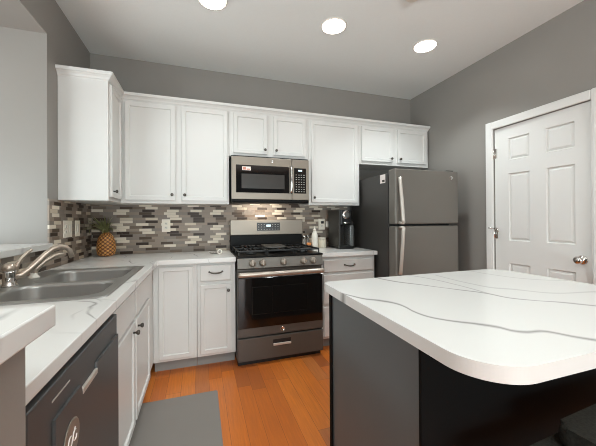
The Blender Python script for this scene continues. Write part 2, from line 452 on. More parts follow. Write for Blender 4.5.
# door in the right wall
FW = Face('W', XR)
cs = B()
for (u0, u1, v0, v1) in ((DY1, DY1+.065, 0, DZ+.068), (DY0-.065, DY0, 0, DZ+.068), (DY0, DY1, DZ, DZ+.068)):
    FW.box(cs, u0, u1, v0, v1, 0, .018, .004)
    FW.box(cs, u0+(.012 if u0 >= DY1 else 0), u1-(.012 if u1 <= DY0 else 0), v0, v1-(.0 if u0 != DY0 else .012), .018, .022, .002)
struct('trim_1', cs, M['door'], 'white casing around the panelled door')
def panel_door():
    b = B(); w0, w1 = -.045, -.008
    us = [DY0+.004, 1.412, 1.602, 1.725, 1.900, DY1-.004]; vs = [.006, .25, .83, 1.03, 1.62, 1.74, 1.932, DZ-.004]
    V = [[b.bm.verts.new(FW(u, v, w1)) for v in vs] for u in us]
    sel = []
    for i in range(len(us)-1):
        for j in range(len(vs)-1):
            f = b.bm.faces.new((V[i][j], V[i][j+1], V[i+1][j+1], V[i+1][j]))
            if i in (1, 3) and j in (1, 3, 5): sel.append(f)
    b.bm.normal_update()
    if sel[0].normal.x > 0:
        for f in b.bm.faces: f.normal_flip()
    bmesh.ops.inset_individual(b.bm, faces=sel, thickness=.011, depth=-.015)
    bmesh.ops.inset_individual(b.bm, faces=sel, thickness=.026, depth=.011)
    bnd = [e for e in b.bm.edges if e.is_boundary]
    r = bmesh.ops.extrude_edge_only(b.bm, edges=bnd)
    for v in r['geom']:
        if isinstance(v, bmesh.types.BMVert): v.co.x = XR - w0
    bmesh.ops.contextual_create(b.bm, geom=[e for e in b.bm.edges if e.is_boundary])
    return b
d1 = struct('door_1', panel_door(), M['door'], 'white six-panel door with a chrome knob')
kb = B().lathe([(.033, -.002), (.033, .004), (.026, .009), (.012, .012), (.011, .028), (.018, .034), (.0275, .046), (.028, .056), (.022, .064), (.010, .068), (0, .0685)], FW(1.372, .925, -.008), (-1, 0, 0), 24)
part('door_knob', kb, M['chrome'], d1, 'polished chrome door knob')
for z in (1.82, 1.085, .25):
    hb = B(); hb.cyl(FW(DY1-.002, z-.045, .002), FW(DY1-.002, z+.045, .002), .006, seg=10); FW.box(hb, DY1-.028, DY1-.004, z-.044, z+.044, -.009, -.006)
    h = part('hinge', hb, M['chrome'], d1)
    if z == 1.085:
        sb = B(); sb.tube([FW(DY1-.002, z+.05, .002), FW(DY1+.0, z+.05, .02), FW(DY1+.025, z+.052, .045)], .005, 8); sb.tube([FW(DY1-.002, z+.05, .004), FW(DY1-.04, z+.052, .03), FW(DY1-.055, z+.045, .03)], .005, 8)
        sb.cyl(FW(DY1-.055, z+.04, .03), FW(DY1-.058, z+.02, .028), .008, seg=10)
        part('door_stop', sb, M['chrome'], h)
bb = B(); FW.box(bb, DY1+.066, YB, 0, .09, 0, .014, .004); FW.box(bb, -4, DY0-.066, 0, .09, 0, .014, .004)
struct('baseboard_right', bb, M['door'], 'white baseboard along the wall with the door')

# crown moulding over the upper cabinets, mitred round the corner
YU = 2.852; XU = -.638; YE = 2.506
def crown():
    b = B()
    prof = [(-.02, 2.248), (.0, 2.248), (.004, 2.258), (.010, 2.262), (.016, 2.274), (.028, 2.286), (.036, 2.290), (.038, 2.312), (-.02, 2.312)]
    def at(o): return [(XL+.001, YE-o), (XU+o, YE-o), (XU+o, YU-o), (2.566+max(o, 0)*.35, YU-o)]
    R = [[b.bm.verts.new((*p, z)) for p in at(o)] for o, z in prof]
    n = len(prof)
    for i in range(n):
        for k in range(3):
            j = (i+1) % n
            b.bm.faces.new((R[i][k], R[i][k+1], R[j][k+1], R[j][k]))
    b.bm.faces.new([R[i][0] for i in range(n)]); b.bm.faces.new([R[i][3] for i in range(n)])
    return b
struct('trim_2', crown(), M['cab'], 'white crown moulding along the top of the wall cabinets')

# ------------------------------------------------------------------ WALL CABINETS
FS = Face('S', YU)
def upper(label, x0, x1, z0, z1, doors):
    t = thing('wall_cabinet', ((x0+x1)/2, (YU+YB)/2, z0), label, 'cabinet', 'white wall cabinets')
    b = B(); b.box(x0, x1, YU, YB-.011, z0, z1, .0015)
    part('carcass', b, M['cab'], t)
    for (u0, u1, v0, v1, ku, kv) in doors:
        d = part('cabinet_door', shaker(FS, u0, u1, v0, v1, .0005), M['cab'], t)
        part('knob', knob(FS, ku, kv, .02), M['knob'], d)
    return t
ZT = 2.262
upper('white two-door wall cabinet above the back counter and pineapple', XU+.002, .262, 1.374, ZT, [(-.600, -.206, 1.402, 2.24, -.232, 1.452), (-.154, .246, 1.402, 2.24, -.128, 1.452)])
upper('short white two-door wall cabinet above the microwave', .264, 1.058, 1.832, ZT, [(.304, .626, 1.862, 2.24, .603, 1.902), (.690, 1.024, 1.862, 2.24, .714, 1.902)])
upper('tall white single-door wall cabinet above the coffee maker', 1.060, 1.648, 1.374, ZT, [(1.086, 1.618, 1.402, 2.24, 1.112, 1.45)])
upper('short white two-door wall cabinet above the refrigerator', 1.650, 2.570, 1.828, ZT, [(1.672, 2.070, 1.862, 2.24, 2.044, 1.902), (2.136, 2.530, 1.862, 2.24, 2.162, 1.902)])
t = thing('wall_cabinet', ((XL+XU)/2, 2.8, 1.374), 'white wall cabinet on the side wall showing a plain end panel', 'cabinet', 'white wall cabinets')
part('carcass', B().box(XL+.0005, XU, YE, YB-.011, 1.3745, ZT, .0015), M['cab'], t)
FU = Face('E', XU)
d = part('cabinet_door', shaker(FU, 2.526, 2.815, 1.402, 2.24, .0005), M['cab'], t)
part('knob', knob(FU, 2.556, 1.448, .02), M['knob'], d)

# ------------------------------------------------------------------ BASE CABINETS
YF = 2.569; XF = -.355; FB = Face('S', YF); FL = Face('E', XF)
TK = .104
def toe_and_box(t, x0, x1, y0, y1, toe, sides=('S',)):
    part('carcass', B().box(x0, x1, y0, y1, TK, CB-.001, .0015), M['cab'], t)
    part('toe_kick', B().box(*toe, 0, TK-.001), M['toe'], t, 'grey toe kick board')
# corner cabinet with one tall panel
t = thing('base_cabinet', (-.18, 2.86, 0), 'white base cabinet with one tall panel and no handle in the corner', 'cabinet', 'white base cabinets')
toe_and_box(t, XF+.002, -.026, YF, YB-.012, (XF+.002, -.026, 2.65, YB-.012))
part('cabinet_door', shaker(FB, -.310, -.058, .128, .852, .0005, fr=.040), M['cab'], t)
t = thing('base_cabinet', (.13, 2.86, 0), 'white base cabinet with one drawer over a door, beside the range', 'cabinet', 'white base cabinets')
toe_and_box(t, -.024, .283, YF, YB-.012, (-.024, .283, 2.65, YB-.012))
d = part('drawer', slabfront(FB, 0, .244, .724, .853, .0005), M['cab'], t)
part('pull_handle', pull(FB, .123, .798, .02), M['knob'], d)
d = part('cabinet_door', shaker(FB, 0, .244, .128, .694, .0005, fr=.042), M['cab'], t)
part('knob', knob(FB, .222, .642, .02), M['knob'], d)
t = thing('base_cabinet', (1.36, 2.86, 0), 'white three-drawer base cabinet between the range and refrigerator', 'cabinet', 'white base cabinets')
toe_and_box(t, 1.062, 1.648, YF, YB-.012, (1.062, 1.648, 2.65, YB-.012))
for v0, v1 in ((.730, .842), (.430, .706), (.130, .405)):
    d = part('drawer', slabfront(FB, 1.094, 1.626, v0, v1, .0005), M['cab'], t)
    part('pull_handle', pull(FB, 1.361, (v0+v1)/2+.006, .02), M['knob'], d)
# sink cabinet on the left run
t = thing('base_cabinet', (-.65, 1.95, 0), 'long white sink base cabinet with two doors and false drawer fronts', 'cabinet', 'white base cabinets')
b = B(); b.box(XL+.012, XF, 1.355, YF+.4, TK, .68, .0015); b.box(XF-.02, XF, 1.355, YF, .68, CB-.001); b.box(XL+.012, XF-.02, 1.355, 1.372, .68, CB-.001); b.box(XL+.012, XF-.02, 2.29, 2.31, .68, CB-.001)
part('carcass', b, M['cab'], t)
part('toe_kick', B().box(XL+.012, -.425, 1.355, YB-.2, 0, TK-.001), M['toe'], t, 'grey toe kick board')
for u0, u1 in ((1.375, 1.800), (1.836, 2.300)):
    part('false_drawer_front', slabfront(FL, u0, u1, .704, .852, .0005), M['cab'], t)
for u0, u1, ku in ((1.375, 1.800, 1.755), (1.836, 2.300, 1.868)):
    d = part('cabinet_door', shaker(FL, u0, u1, .128, .682, .0005), M['cab'], t)
    part('knob', knob(FL, ku, .636, .02), M['knob'], d)

# ------------------------------------------------------------------ WORKTOPS
XC = -.315; YC = 2.529
SX0, SX1, SY0, SY1 = -.895, -.385, 1.42, 2.24        # cut-out for the sink
ct = B().cells([XL+.011, SX0, SX1, XC, .285], [.598, SY0, SY1, YC, YB-.011],
               lambda x, y: (x < XC or y > YC) and not (SX0 < x < SX1 and SY0 < y < SY1), CB, CT)
solo('countertop', ct, M['quartz'], 'white veined L-shaped worktop around the sink and corner', 'countertop')
solo('countertop', B().cells([1.058, 1.66], [YC, YB-.011], lambda x, y: True, CB, CT), M['quartz'], 'short white veined worktop under the coffee maker', 'countertop')
bar = B().cells([-1.42, -.918, -.238], [.29, .622, 2.354], lambda x, y: x < -.918 or y < .622, 1.0455, 1.082, .003)
solo('bar_ledge', bar, M['quartz_bar'], 'raised white bar top on the half walls next to the sink', 'countertop')

# ------------------------------------------------------------------ SINK, FAUCET, SPRAYER
def rrect(x0, x1, y0, y1, r, n=6):
    P = []
    for cx, cy, a0 in ((x1-r, y1-r, 0), (x0+r, y1-r, 90), (x0+r, y0+r, 180), (x1-r, y0+r, 270)):
        for k in range(n+1):
            a = math.radians(a0+90*k/n); P.append((cx+r*math.cos(a), cy+r*math.sin(a)))
    return P
t = thing('kitchen_sink', (-.64, 1.83, .72), 'double-bowl stainless steel sink set into the white worktop', 'sink')
bowls = [(-.815, -.405, 1.436, 1.776), (-.815, -.405, 1.800, 2.215)]
def rim():
    b = B(); z = CT+.005
    loops = [rrect(-.912, -.366, 1.396, 2.264, .035)] + [rrect(*q, .085) for q in bowls]
    edges = []
    tops = []
    for P in loops:
        vs = [b.bm.verts.new((x, y, z)) for x, y in P]; tops.append(vs)
        edges += [b.bm.edges.new((vs[i], vs[(i+1) % len(vs)])) for i in range(len(vs))]
    bmesh.ops.triangle_fill(b.bm, use_beauty=True, edges=edges)
    vs = tops[0]; lo = [b.bm.verts.new((v.co.x+(.004 if v.co.x > -.64 else -.004), v.co.y+(.004 if v.co.y > 1.83 else -.004), CT+.0008)) for v in vs]
    for i in range(len(vs)):
        j = (i+1) % len(vs); b.bm.faces.new((vs[i], vs[j], lo[j], lo[i]))
    return b
part('rim', rim(), M['sink'], t)
for q in bowls:
    b = B(); rows = [(0, CT+.005), (.006, CT+.001), (.010, CT-.012), (.018, .77), (.030, .742), (.06, .732)]
    R = []
    for ins, z in rows:
        P = rrect(q[0]+ins, q[1]-ins, q[2]+ins, q[3]-ins, max(.085-ins*.5, .03))
        R.append([b.bm.verts.new((x, y, z)) for x, y in P])
    for A, C in zip(R, R[1:]):
        for i in range(len(A)):
            j = (i+1) % len(A); f = b.bm.faces.new((A[i], A[j], C[j], C[i])); f.smooth = True
    b.bm.faces.new(R[-1])
    bo = part('bowl', b, M['sink'], t)
    cx, cy = (q[0]+q[1])/2, (q[2]+q[3])/2
    part('drain', B().lathe([(.042, 0), (.042, .003), (.034, .004), (.03, .0015), (.012, .001), (.010, .005), (0, .005)], (cx, cy, .7325), seg=24), M['chrome'], bo)
FBX, FBY, FBZ = -.862, 1.77, CT+.005
t = thing('faucet', (FBX, FBY, FBZ), 'warm nickel single-lever faucet with a long curved spout behind the sink', 'faucet')
part('base', B().lathe([(.031, 0), (.031, .006), (.026, .012), (.0255, .060), (.028, .066), (.028, .074)], (FBX, FBY, FBZ)), M['chrome'], t, 'bright chrome base')
part('cap', B().lathe([(.027, .0745), (.0285, .084), (.025, .100), (.014, .109), (0, .111)], (FBX, FBY, FBZ)), M['nickel'], t)
ca, sa = math.cos(math.radians(40)), math.sin(math.radians(40))
def fp(s, z): return (FBX+ca*s, FBY+sa*s, z)
b = B(); pts = [fp(.016, .958), fp(.045, .964), fp(.076, .988), fp(.107, 1.020), fp(.14, 1.056), fp(.169, 1.081), fp(.20, 1.091), fp(.227, 1.084), fp(.245, 1.064), fp(.254, 1.029)]
part('spout', b.tube(pts, [.017, .017, .0165, .016, .015, .014, .0135, .013, .0125, .013], 14), M['nickel'], t)
part('lever', B().tube([fp(.020, .975), fp(.022, .995), fp(.031, 1.021), fp(.046, 1.046), fp(.065, 1.069), fp(.084, 1.087)], [.012, .0115, .0095, .008, .009, .0075], 12), M['nickel'], t)
SPX, SPY = -.862, 1.99
t = thing('sink_sprayer', (SPX, SPY, FBZ), 'copper-toned side sprayer on a white base behind the sink', 'sprayer')
part('base', B().lathe([(.026, 0), (.026, .004), (.019, .012), (.016, .022), (.016, .026)], (SPX, SPY, FBZ)), M['white'], t, 'white flared base')
part('sprayer_head', B().tube([(SPX, SPY, FBZ+.0265), (SPX+.012, SPY+.01, FBZ+.05), (SPX+.04, SPY+.03, FBZ+.085), (SPX+.075, SPY+.055, FBZ+.112), (SPX+.115, SPY+.085, FBZ+.116)], [.013, .012, .0115, .013, .009], 12), M['nickel'], t)

# ------------------------------------------------------------------ DISHWASHER
FD = Face('E', -.340)
t = thing('dishwasher', (-.63, 1.04, 0), 'dark slate dishwasher built in below the worktop', 'dishwasher')
part('body', B().box(XL+.02, -.345, .700, 1.343, .09, .868), M['black'], t)
b = B(); FD.box(b, .700, 1.343, .105, .858, -.004, .025, .003, 2)
part('front_panel', b, M['dishwasher'], t)
def dw_door():
    b = B(); z1 = .782; h0, h1, hz = .952, 1.085, .752
    out = [(.80, .115), (1.333, .115), (1.333, z1), (h1, z1), (h1-.006, hz), (h0+.012, hz-.002), (h0, z1), (.80, z1)]
    lo = [b.bm.verts.new(FD(u, v, .0255)) for u, v in out]; hi = [b.bm.verts.new(FD(u, v, .032)) for u, v in out]
    b.bm.faces.new(lo[::-1]); b.bm.faces.new(hi)
    for i in range(len(out)):
        j = (i+1) % len(out); b.bm.faces.new((lo[i], lo[j], hi[j], hi[i]))
    return b
dd = part('door_panel', dw_door(), M['dishwasher'], t)
b = B(); FD.box(b, h0_ := .962, 1.080, .7505, .7660, .0255, .034, .001)
part('pocket_handle', b, M['bright'], dd, 'bright pocket handle lip')
b = B(); FD.box(b, .80, .895, .8215, .8255, .0252, .0262)
part('indicator_strip', b, M['print'], t)
b = B(); b.lathe([(.047, 0), (.047, .0018), (.042, .0022), (0, .0022)], FD(.885, .682, .0322), (1, 0, 0), 32)
rl = part('round_label', b, M['steel'], dd, 'round grey label')
b = B()
for k in (-1, 1):
    b.tube([FD(.885+.014*k+.012*math.cos(a/8*math.pi*1.6+1), .682+.013*math.sin(a/8*math.pi*1.6+1), .0348) for a in range(9)], .0016, 6)
b.tube([FD(.870+.03*a/8, .66+.045*a/8+.004*math.sin(a*1.5), .0348) for a in range(9)], .0014, 6)
part('script_mark', b, M['sticker'], rl)
b = B(); FD.box(b, .700, 1.343, .02, .088, -.06, -.055); part('kick_plate', b, M['black'], t)

# ------------------------------------------------------------------ badges
def badge(parent, fc, u, v, w, r=.014):
    b = B(); b.lathe([(r, 0), (r, .0015), (r*.86, .0022), (r*.80, .0014), (0, .0014)], fc(u, v, w), fc.out(), 24)
    o = part('badge', b, M['chrome'], parent)
    # interlaced two-letter script inside the ring
    b = B(); n = 14
    b.tube([fc(u-.22*r+.30*r*math.cos(.6+i/n*4.9), v+.36*r*math.sin(.6+i/n*4.9), w+.0022) for i in range(n+1)], r*.07, 6)
    b.tube([fc(u-.02*r, v-.02*r, w+.0022), fc(u-.22*r, v-.02*r, w+.0022)], r*.06, 6)
    b.tube([fc(u+.52*r, v+.30*r, w+.0022), fc(u+.30*r, v+.40*r, w+.0022), fc(u+.16*r, v+.2*r, w+.0022), fc(u+.30*r, v+.02*r, w+.0022), fc(u+.14*r, v-.2*r, w+.0022), fc(u+.30*r, v-.40*r, w+.0022), fc(u+.55*r, v-.26*r, w+.0022)], r*.07, 6)
    part('monogram', b, M['slot'], o)

# ------------------------------------------------------------------ RANGE
RX0, RX1 = .292, 1.050; RC = (RX0+RX1)/2; YR = 2.497
FR = Face('S', YR)
t = thing('gas_range', (RC, 2.8, 0), 'slate freestanding gas range with five knobs and black grates', 'stove')
part('body', B().box(RX0, RX1, YR+.004, 3.13, .04, .905, .002), M['slate_dark'], t)
part('base_plinth', B().box(RX0+.006, RX1-.006, YR+.03, 3.1, 0, .0395), M['black'], t)
b = B(); FR.box(b, RX0, RX1, .048, .236, 0, .022, .004, 2); f = front_face(b, FR)
dr = part('warming_drawer', b, M['slate_dark'], t)
b = B(); FR.box(b, .588, .746, .168, .204, .0222, .0232); part('handle_recess', b, M['black'], dr)
b = B(); FR.box(b, .588, .746, .153, .172, .0234, .034, .003, 2); part('drawer_handle', b, M['bright'], dr)
b = B(); FR.box(b, RX0, RX1, .250, .742, 0, .022, .003)
od = part('oven_door', b, M['slate_dark'], t)
b = B(); FR.box(b, RX0+.004, RX1-.004, .322, .738, .0222, .0262, .0015)
og = part('oven_window', b, M['blackgloss'], od, 'black glass oven window')
b = B()
for (u0, u1, v0, v1) in ((.41, .905, .432, .4345), (.41, .905, .66, .6625), (.41, .4125, .4346, .6599), (.9025, .905, .4346, .6599), (.585, .5865, .4346, .6599)):
    FR.box(b, u0, u1, v0, v1, .0263, .0268)
part('window_outline', b, plain('faint_window_print', (26, 22, 19), .35, spec=.3), og)
badge(od, FR, .672, .286, .022, .018)
b = B()
HZ = .772
pts = [FR(RX0+.006, HZ, .042)] + [FR(RX0+.02+(RX1-RX0-.04)*i/16, HZ, .046+.012*math.sin(math.pi*i/16)) for i in range(17)] + [FR(RX1-.006, HZ, .042)]
b.tube(pts, .0215, 16)
for u in (RX0+.03, RX1-.03): FR.box(b, u-.016, u+.016, HZ-.014, HZ+.014, 0, .04, .003)
part('oven_handle', b, M['handle'], od, 'thick bright bar handle')
# sloped control panel
b = B(); yz = [(YR-.001, .808), (YR-.030, .822), (YR-.012, .905), (YR+.05, .905), (YR+.05, .808)]
for sgn in (RX0, RX1): pass
L = [b.bm.verts.new((RX0, y, z)) for y, z in yz]; R_ = [b.bm.verts.new((RX1, y, z)) for y, z in yz]
b.bm.faces.new(L); b.bm.faces.new(R_[::-1])
for i in range(5):
    j = (i+1) % 5; b.bm.faces.new((L[i], L[j], R_[j], R_[i]))
cp = part('control_panel', b, M['slate'], t)
nrm = Vector((0, -.083, .018)).normalized(); nrm = Vector((0, -.977, .212))
for u in (.413, .502, .683, .864, .955):
    zc = .862; yc = YR-.030+(zc-.822)/(.905-.822)*.018
    kk = part('burner_knob', B().lathe([(.031, .0005), (.030, .004), (.026, .007), (.0255, .024), (.022, .029), (0, .030)], (u, yc, zc), nrm, 28), M['steel'], cp)
    mt = Matrix.Translation((u, yc, zc)) @ nrm.to_track_quat('Z', 'Y').to_matrix().to_4x4()
    part('knob_grip', B().box(-.0055, .0055, -.024, .024, .0305, .040, .002, 2, mt), M['handle'], kk)
# cooktop
part('cooktop', B().box(RX0-.006, RX1+.006, YR-.018, 3.05, .906, .922, .004, 2), M['enamel'], t)
for (u, v, r) in ((.43, 2.66, .052), (.43, 2.92, .040), (.92, 2.66, .048), (.92, 2.92, .036), (.672, 2.79, .045)):
    bu = part('burner', B().lathe([(r, .9225), (r, .930), (r*.8, .934), (r*.8, .940), (r*.7, .944), (0, .945)], (u, v, 0), seg=24), M['black'], t)
def grate(x0, x1, y0, y1, slats):
    b = B(); z0, z1 = .950, .966; w = .009
    for x in (x0, x1-w): b.box(x, x+w, y0, y1, z0, z1, .002)
    for y in (y0, y1-w, (y0+y1)/2-w/2): b.box(x0+w, x1-w, y, y+w, z0+.0005, z1-.0005, .002)
    for x in slats: b.box(x-w/2, x+w/2, y0+w, y1-w, z0+.001, z1-.001, .002)
    for x in (x0, x1-w):
        for y in (y0, y1-w, (y0+y1)/2): b.box(x+.001, x+w-.001, y+.001, y+w-.001, .9225, z0, 0)
    return b
part('grate', grate(.305, .545, 2.52, 3.03, (.385, .425, .465)), M['black'], t)
part('grate', grate(.553, .790, 2.52, 3.03, (.632, .672, .712)), M['black'], t)
part('grate', grate(.798, 1.037, 2.52, 3.03, (.878, .918, .958)), M['black'], t)
part('griddle_plate', B().prism(rrect(.572, .772, 2.66, 2.96, .04), .9675, .978, .003), M['slate_dark'], t, 'flat plate over the centre burner')
# back guard
part('backguard_vent', B().box(RX0+.002, RX1+.014, 3.085, 3.145, .923, 1.068, .002), M['enamel'], t, 'black glossy strip')
bg = part('backguard', B().box(RX0, RX1+.016, 3.062, 3.146, 1.069, 1.228, .006, 2), M['steel'], t)
FG = Face('S', 3.062)
b = B(); FG.box(b, .562, .808, 1.112, 1.196, .0002, .003, .001); ds = part('display_panel', b, M['coffee_black'], bg)
b = B(); FG.box(b, .662, .708, 1.155, 1.174, .0032, .0038); part('clock_display', b, M['digits'], ds)
for i in range(8):
    for j in range(3):
        u = .580+i*.0295
        if .645 < u < .725 and j > 0: continue
        b = B(); FG.box(b, u-.006, u+.006, 1.125+j*.024, 1.129+j*.024, .0032, .0036); part('button', b, M['print'], ds)

# ------------------------------------------------------------------ MICROWAVE
YM = 2.762; FM = Face('S', YM)
t = thing('microwave', (.653, 2.95, 1.39), 'slate over-the-range microwave mounted under the short cabinet', 'microwave')
part('body', B().box(.277, 1.031, YM+.026, YB-.012, 1.395, 1.828, .002), M['black'], t)
b = B(); FM.box(b, .275, .853, 1.418, 1.814, -.025, 0, .004, 2); dm = part('microwave_door', b, M['steel'], t)
b = B(); FM.box(b, .316, .826, 1.480, 1.737, .0002, .002, .0008); wd = part('door_window', b, M['blackgloss'], dm)
b = B(); FM.box(b, .366, .778, 1.520, 1.655, .0022, .0027); part('window_screen', b, plain('window_mesh', (54, 50, 46), .25), wd)
b = B(); FM.box(b, .372, .452, 1.687, 1.722, .0022, .0027); st = part('sticker', b, M['sticker'], wd, 'white and pink sticker')
b = B(); FM.box(b, .378, .408, 1.692, 1.717, .0028, .0031); FM.box(b, .414, .446, 1.692, 1.703, .0028, .0031); part('sticker_print', b, M['pink'], st)
badge(dm, FM, .655, 1.780, 0, .0125)
b = B(); pts = [FM(.842, 1.478+(1.738-1.478)*i/12, .010+.026*math.sin(math.pi*(.12+.76*i/12))) for i in range(13)]
b.tube(pts, .0125, 12); b.cyl(FM(.842, 1.492, 0), FM(.842, 1.492, .022), .008, seg=10); b.cyl(FM(.842, 1.724, 0), FM(.842, 1.724, .022), .008, seg=10)
part('door_handle', b, M['chrome'], dm, 'bright vertical bar handle')
b = B(); FM.box(b, .856, 1.031, 1.418, 1.814, -.025, -.001, .004, 2); cpn = part('control_panel', b, M['steel'], t)
b = B(); FM.box(b, .876, 1.000, 1.482, 1.730, -.0008, .001, .0005); kp = part('keypad', b, M['blackgloss'], cpn)
b = B(); FM.box(b, .918, .958, 1.700, 1.714, .0011, .0015); part('clock_display', b, M['digits'], kp)
for i in range(4):
    for j in range(8):
        b = B(); FM.box(b, .892+i*.0265, .905+i*.0265, 1.496+j*.0235, 1.502+j*.0235, .0011, .0015); part('button', b, M['print'], kp)
b = B(); b.box(.280, 1.028, YM+.002, YM+.18, 1.386, 1.394, .002); FM.box(b, .278, 1.030, 1.3945, 1.4165, -.024, -.004, .003)
part('bottom_vent', b, M['enamel'], t)
b = B(); b.box(.50, .62, 2.90, 2.96, 1.3900, 1.3948); lamp = part('cooktop_lamp', b, M['lens'], t)
l = bpy.data.lights.new('cooktop_light', 'AREA'); l.shape = 'RECTANGLE'; l.size = .3; l.size_y = .08; l.energy = 1.7; l.color = (1, .88, .72)
lo = bpy.data.objects.new('cooktop_light', l); COL.objects.link(lo); lo.parent = lamp
lo.location = Vector((.62, 2.99, 1.384)) - Vector(ORG[t.name]); lo.rotation_euler = (math.radians(28), 0, 0)

# ------------------------------------------------------------------ REFRIGERATOR
YFR = 2.25; FF = Face('S', YFR); GX0, GX1 = 1.664, 2.392
t = thing('refrigerator', (2.03, 2.68, 0), 'slate top-freezer refrigerator standing near the corner', 'refrigerator')
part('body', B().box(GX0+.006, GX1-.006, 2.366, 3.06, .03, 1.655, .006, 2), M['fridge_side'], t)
part('base_grille', B().box(GX0+.02, GX1-.02, 2.40, 3.0, 0, .0295), M['black'], t)
for (v0, v1, seam_low) in ((1.178, 1.682, True), (.06, 1.160, False)):
    b = B(); b.box(GX0, GX1, YFR, 2.352, v0, v1, .012, 3)
    d = part('freezer_door' if seam_low else 'fridge_door', b, M['slate'], t)
    b = B(); HX = 1.705; n = 14
    a0, a1 = (1.600, 1.190) if seam_low else (.728, 1.150)     # fixed end, seam end
    pts = []
    for i in range(n+1):
        s = i/n; pts.append((HX, YFR - .012 - .048*s**.85, a0+(a1-a0)*s))
    for p0, p1 in zip(pts, pts[1:]): pass
    b.tube(pts, .0155, 12)
    b.cyl((HX, YFR-.06, a1), (HX, YFR+.001, a1), .012, seg=10)
    part('door_handle', b, M['bright'], d, 'bright bowed bar handle')
    if seam_low: badge(d, FF, 2.305, 1.618, 0, .017)
part('door_gasket', B().box(GX0+.015, GX1-.015, 2.3525, 2.3655, .05, 1.65), M['black'], t)
part('hinge_cover', B().box(GX1-.09, GX1-.01, 2.30, 2.40, 1.683, 1.700, .004), M['black'], t)
b = B(); b.box(GX0+.0045, GX0+.0058, 2.405, 2.490, 1.570, 1.652)
sg = part('paper_label', b, M['sticker'], t, 'white paper label')
b = B(); b.box(GX0+.0038, GX0+.0044, 2.415, 2.455, 1.580, 1.600); part('label_print', b, M['slot'], sg)

# ------------------------------------------------------------------ ISLAND
t = thing('kitchen_island', (1.15, 1.0, 0), 'grey painted kitchen island with a dark seating side', 'island')
part('base', B().box(.604, 1.70, .707, 1.325, 0, CB-.001, .002), M['island'], t)
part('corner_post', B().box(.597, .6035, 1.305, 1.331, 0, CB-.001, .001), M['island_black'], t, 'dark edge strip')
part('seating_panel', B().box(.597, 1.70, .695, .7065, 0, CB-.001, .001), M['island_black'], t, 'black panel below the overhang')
def island_top():
    P = []
    x0, x1, y0, y1 = .552, 1.752, .440, 1.374
    for cx, cy, r, a0 in ((x1, y1, .11, 0), (x0, y1, .05, 90), (x0, y0, .13, 180), (x1, y0, .13, 270)):
        sx = -1 if cx == x1 else 1; sy = -1 if cy == y1 else 1
        for k in range(25):
            a = math.radians(a0+3.75*k); P.append((cx+sx*r+r*math.cos(a), cy+sy*r+r*math.sin(a)))
    P = [(x + (.026*(y-.44)/.93 if x < 1.1 else 0), y) for x, y in P]
    return B().prism(P, CB, CT, .003, 2)
solo('island_countertop', island_top(), M['quartz_island'], 'large white grey-veined island top with rounded corners', 'countertop')

# counter stool tucked at the island
SXC, SYC = 1.18, .40
t = thing('counter_stool', (SXC, SYC, 0), 'dark knit-upholstered counter stool at the seating side of the island', 'stool')
mt = Matrix.Translation((SXC, SYC, 0)) @ Matrix.Rotation(math.radians(4), 4, 'Z')
b = B(); b.prism(rrect(-.47, .30, -.19, .20, .05), .540, .600, .012, 3, mt); part('seat', b, M['fabric'], t)
b = B(); b.prism(rrect(-.238, .29, -.18, .178, .03), .601, .660, .018, 3, mt); part('cushion', b, M['fabric'], t)
for sx in (-.27, .22):
    for sy in (-.14, .13):
        p = mt @ Vector((sx, sy, .545)); q = mt @ Vector((sx*1.1, sy*1.12, 0))
        part('leg', B().tube([p, q], [.020, .014], 10), M['wood_leg'], t)
b = B()
b.tube([mt @ Vector((-.283, -.148, .22)), mt @ Vector((.233, -.148, .22))], .010, 8)
part('footrest', b, M['wood_leg'], t)

# ------------------------------------------------------------------ FLOOR MAT
solo('floor_mat', B().prism(rrect(-.405, .113, .90, 2.205, .012), 0.0005, .009, .003), M['mat'], 'flat grey floor mat in front of the sink cabinet', 'mat')

# ------------------------------------------------------------------ SMALL THINGS ON THE WORKTOP
# pineapple
PX, PY = -.790, 3.030
t = thing('pineapple', (PX, PY, CT), 'ripe golden pineapple standing in the corner of the worktop', 'pineapple')
def pine_body():
    b = B(); nu, nv = 96, 64; lay = b.bm.verts.layers.float.new('eye'); R = []
    for j in range(nv+1):
        s = j/nv; h = .004+.206*s
        r = (.076-.016*s)*math.sqrt(max(0, 1-abs((s-.44)/.56)**2.8)) if 0 < s < 1 else 0
        r = max(r, .03 if s < .5 else .02)
        row = []
        for i in range(nu):
            a = 2*math.pi*i/nu
            p, q = a*11/(2*math.pi) + s*6.5, a*11/(2*math.pi) - s*6.5
            e = (1-abs(2*(p % 1)-1))*(1-abs(2*(q % 1)-1)); e = min(1, e*2.2)
            rr = r + .006*e - .002
            v = b.bm.verts.new((PX+rr*math.cos(a), PY+rr*math.sin(a), CT+h)); v[lay] = max(0, min(1, (e-.12)*1.5)); row.append(v)
        R.append(row)
    for j in range(nv):
        for i in range(nu):
            k = (i+1) % nu; f = b.bm.faces.new((R[j][i], R[j][k], R[j+1][k], R[j+1][i])); f.smooth = True
    f0 = b.bm.faces.new(R[0][::-1]); b.bm.faces.new(R[-1])
    for v in R[0]: v.co.z = CT
    return b
part('body', pine_body(), M['pine'], t)
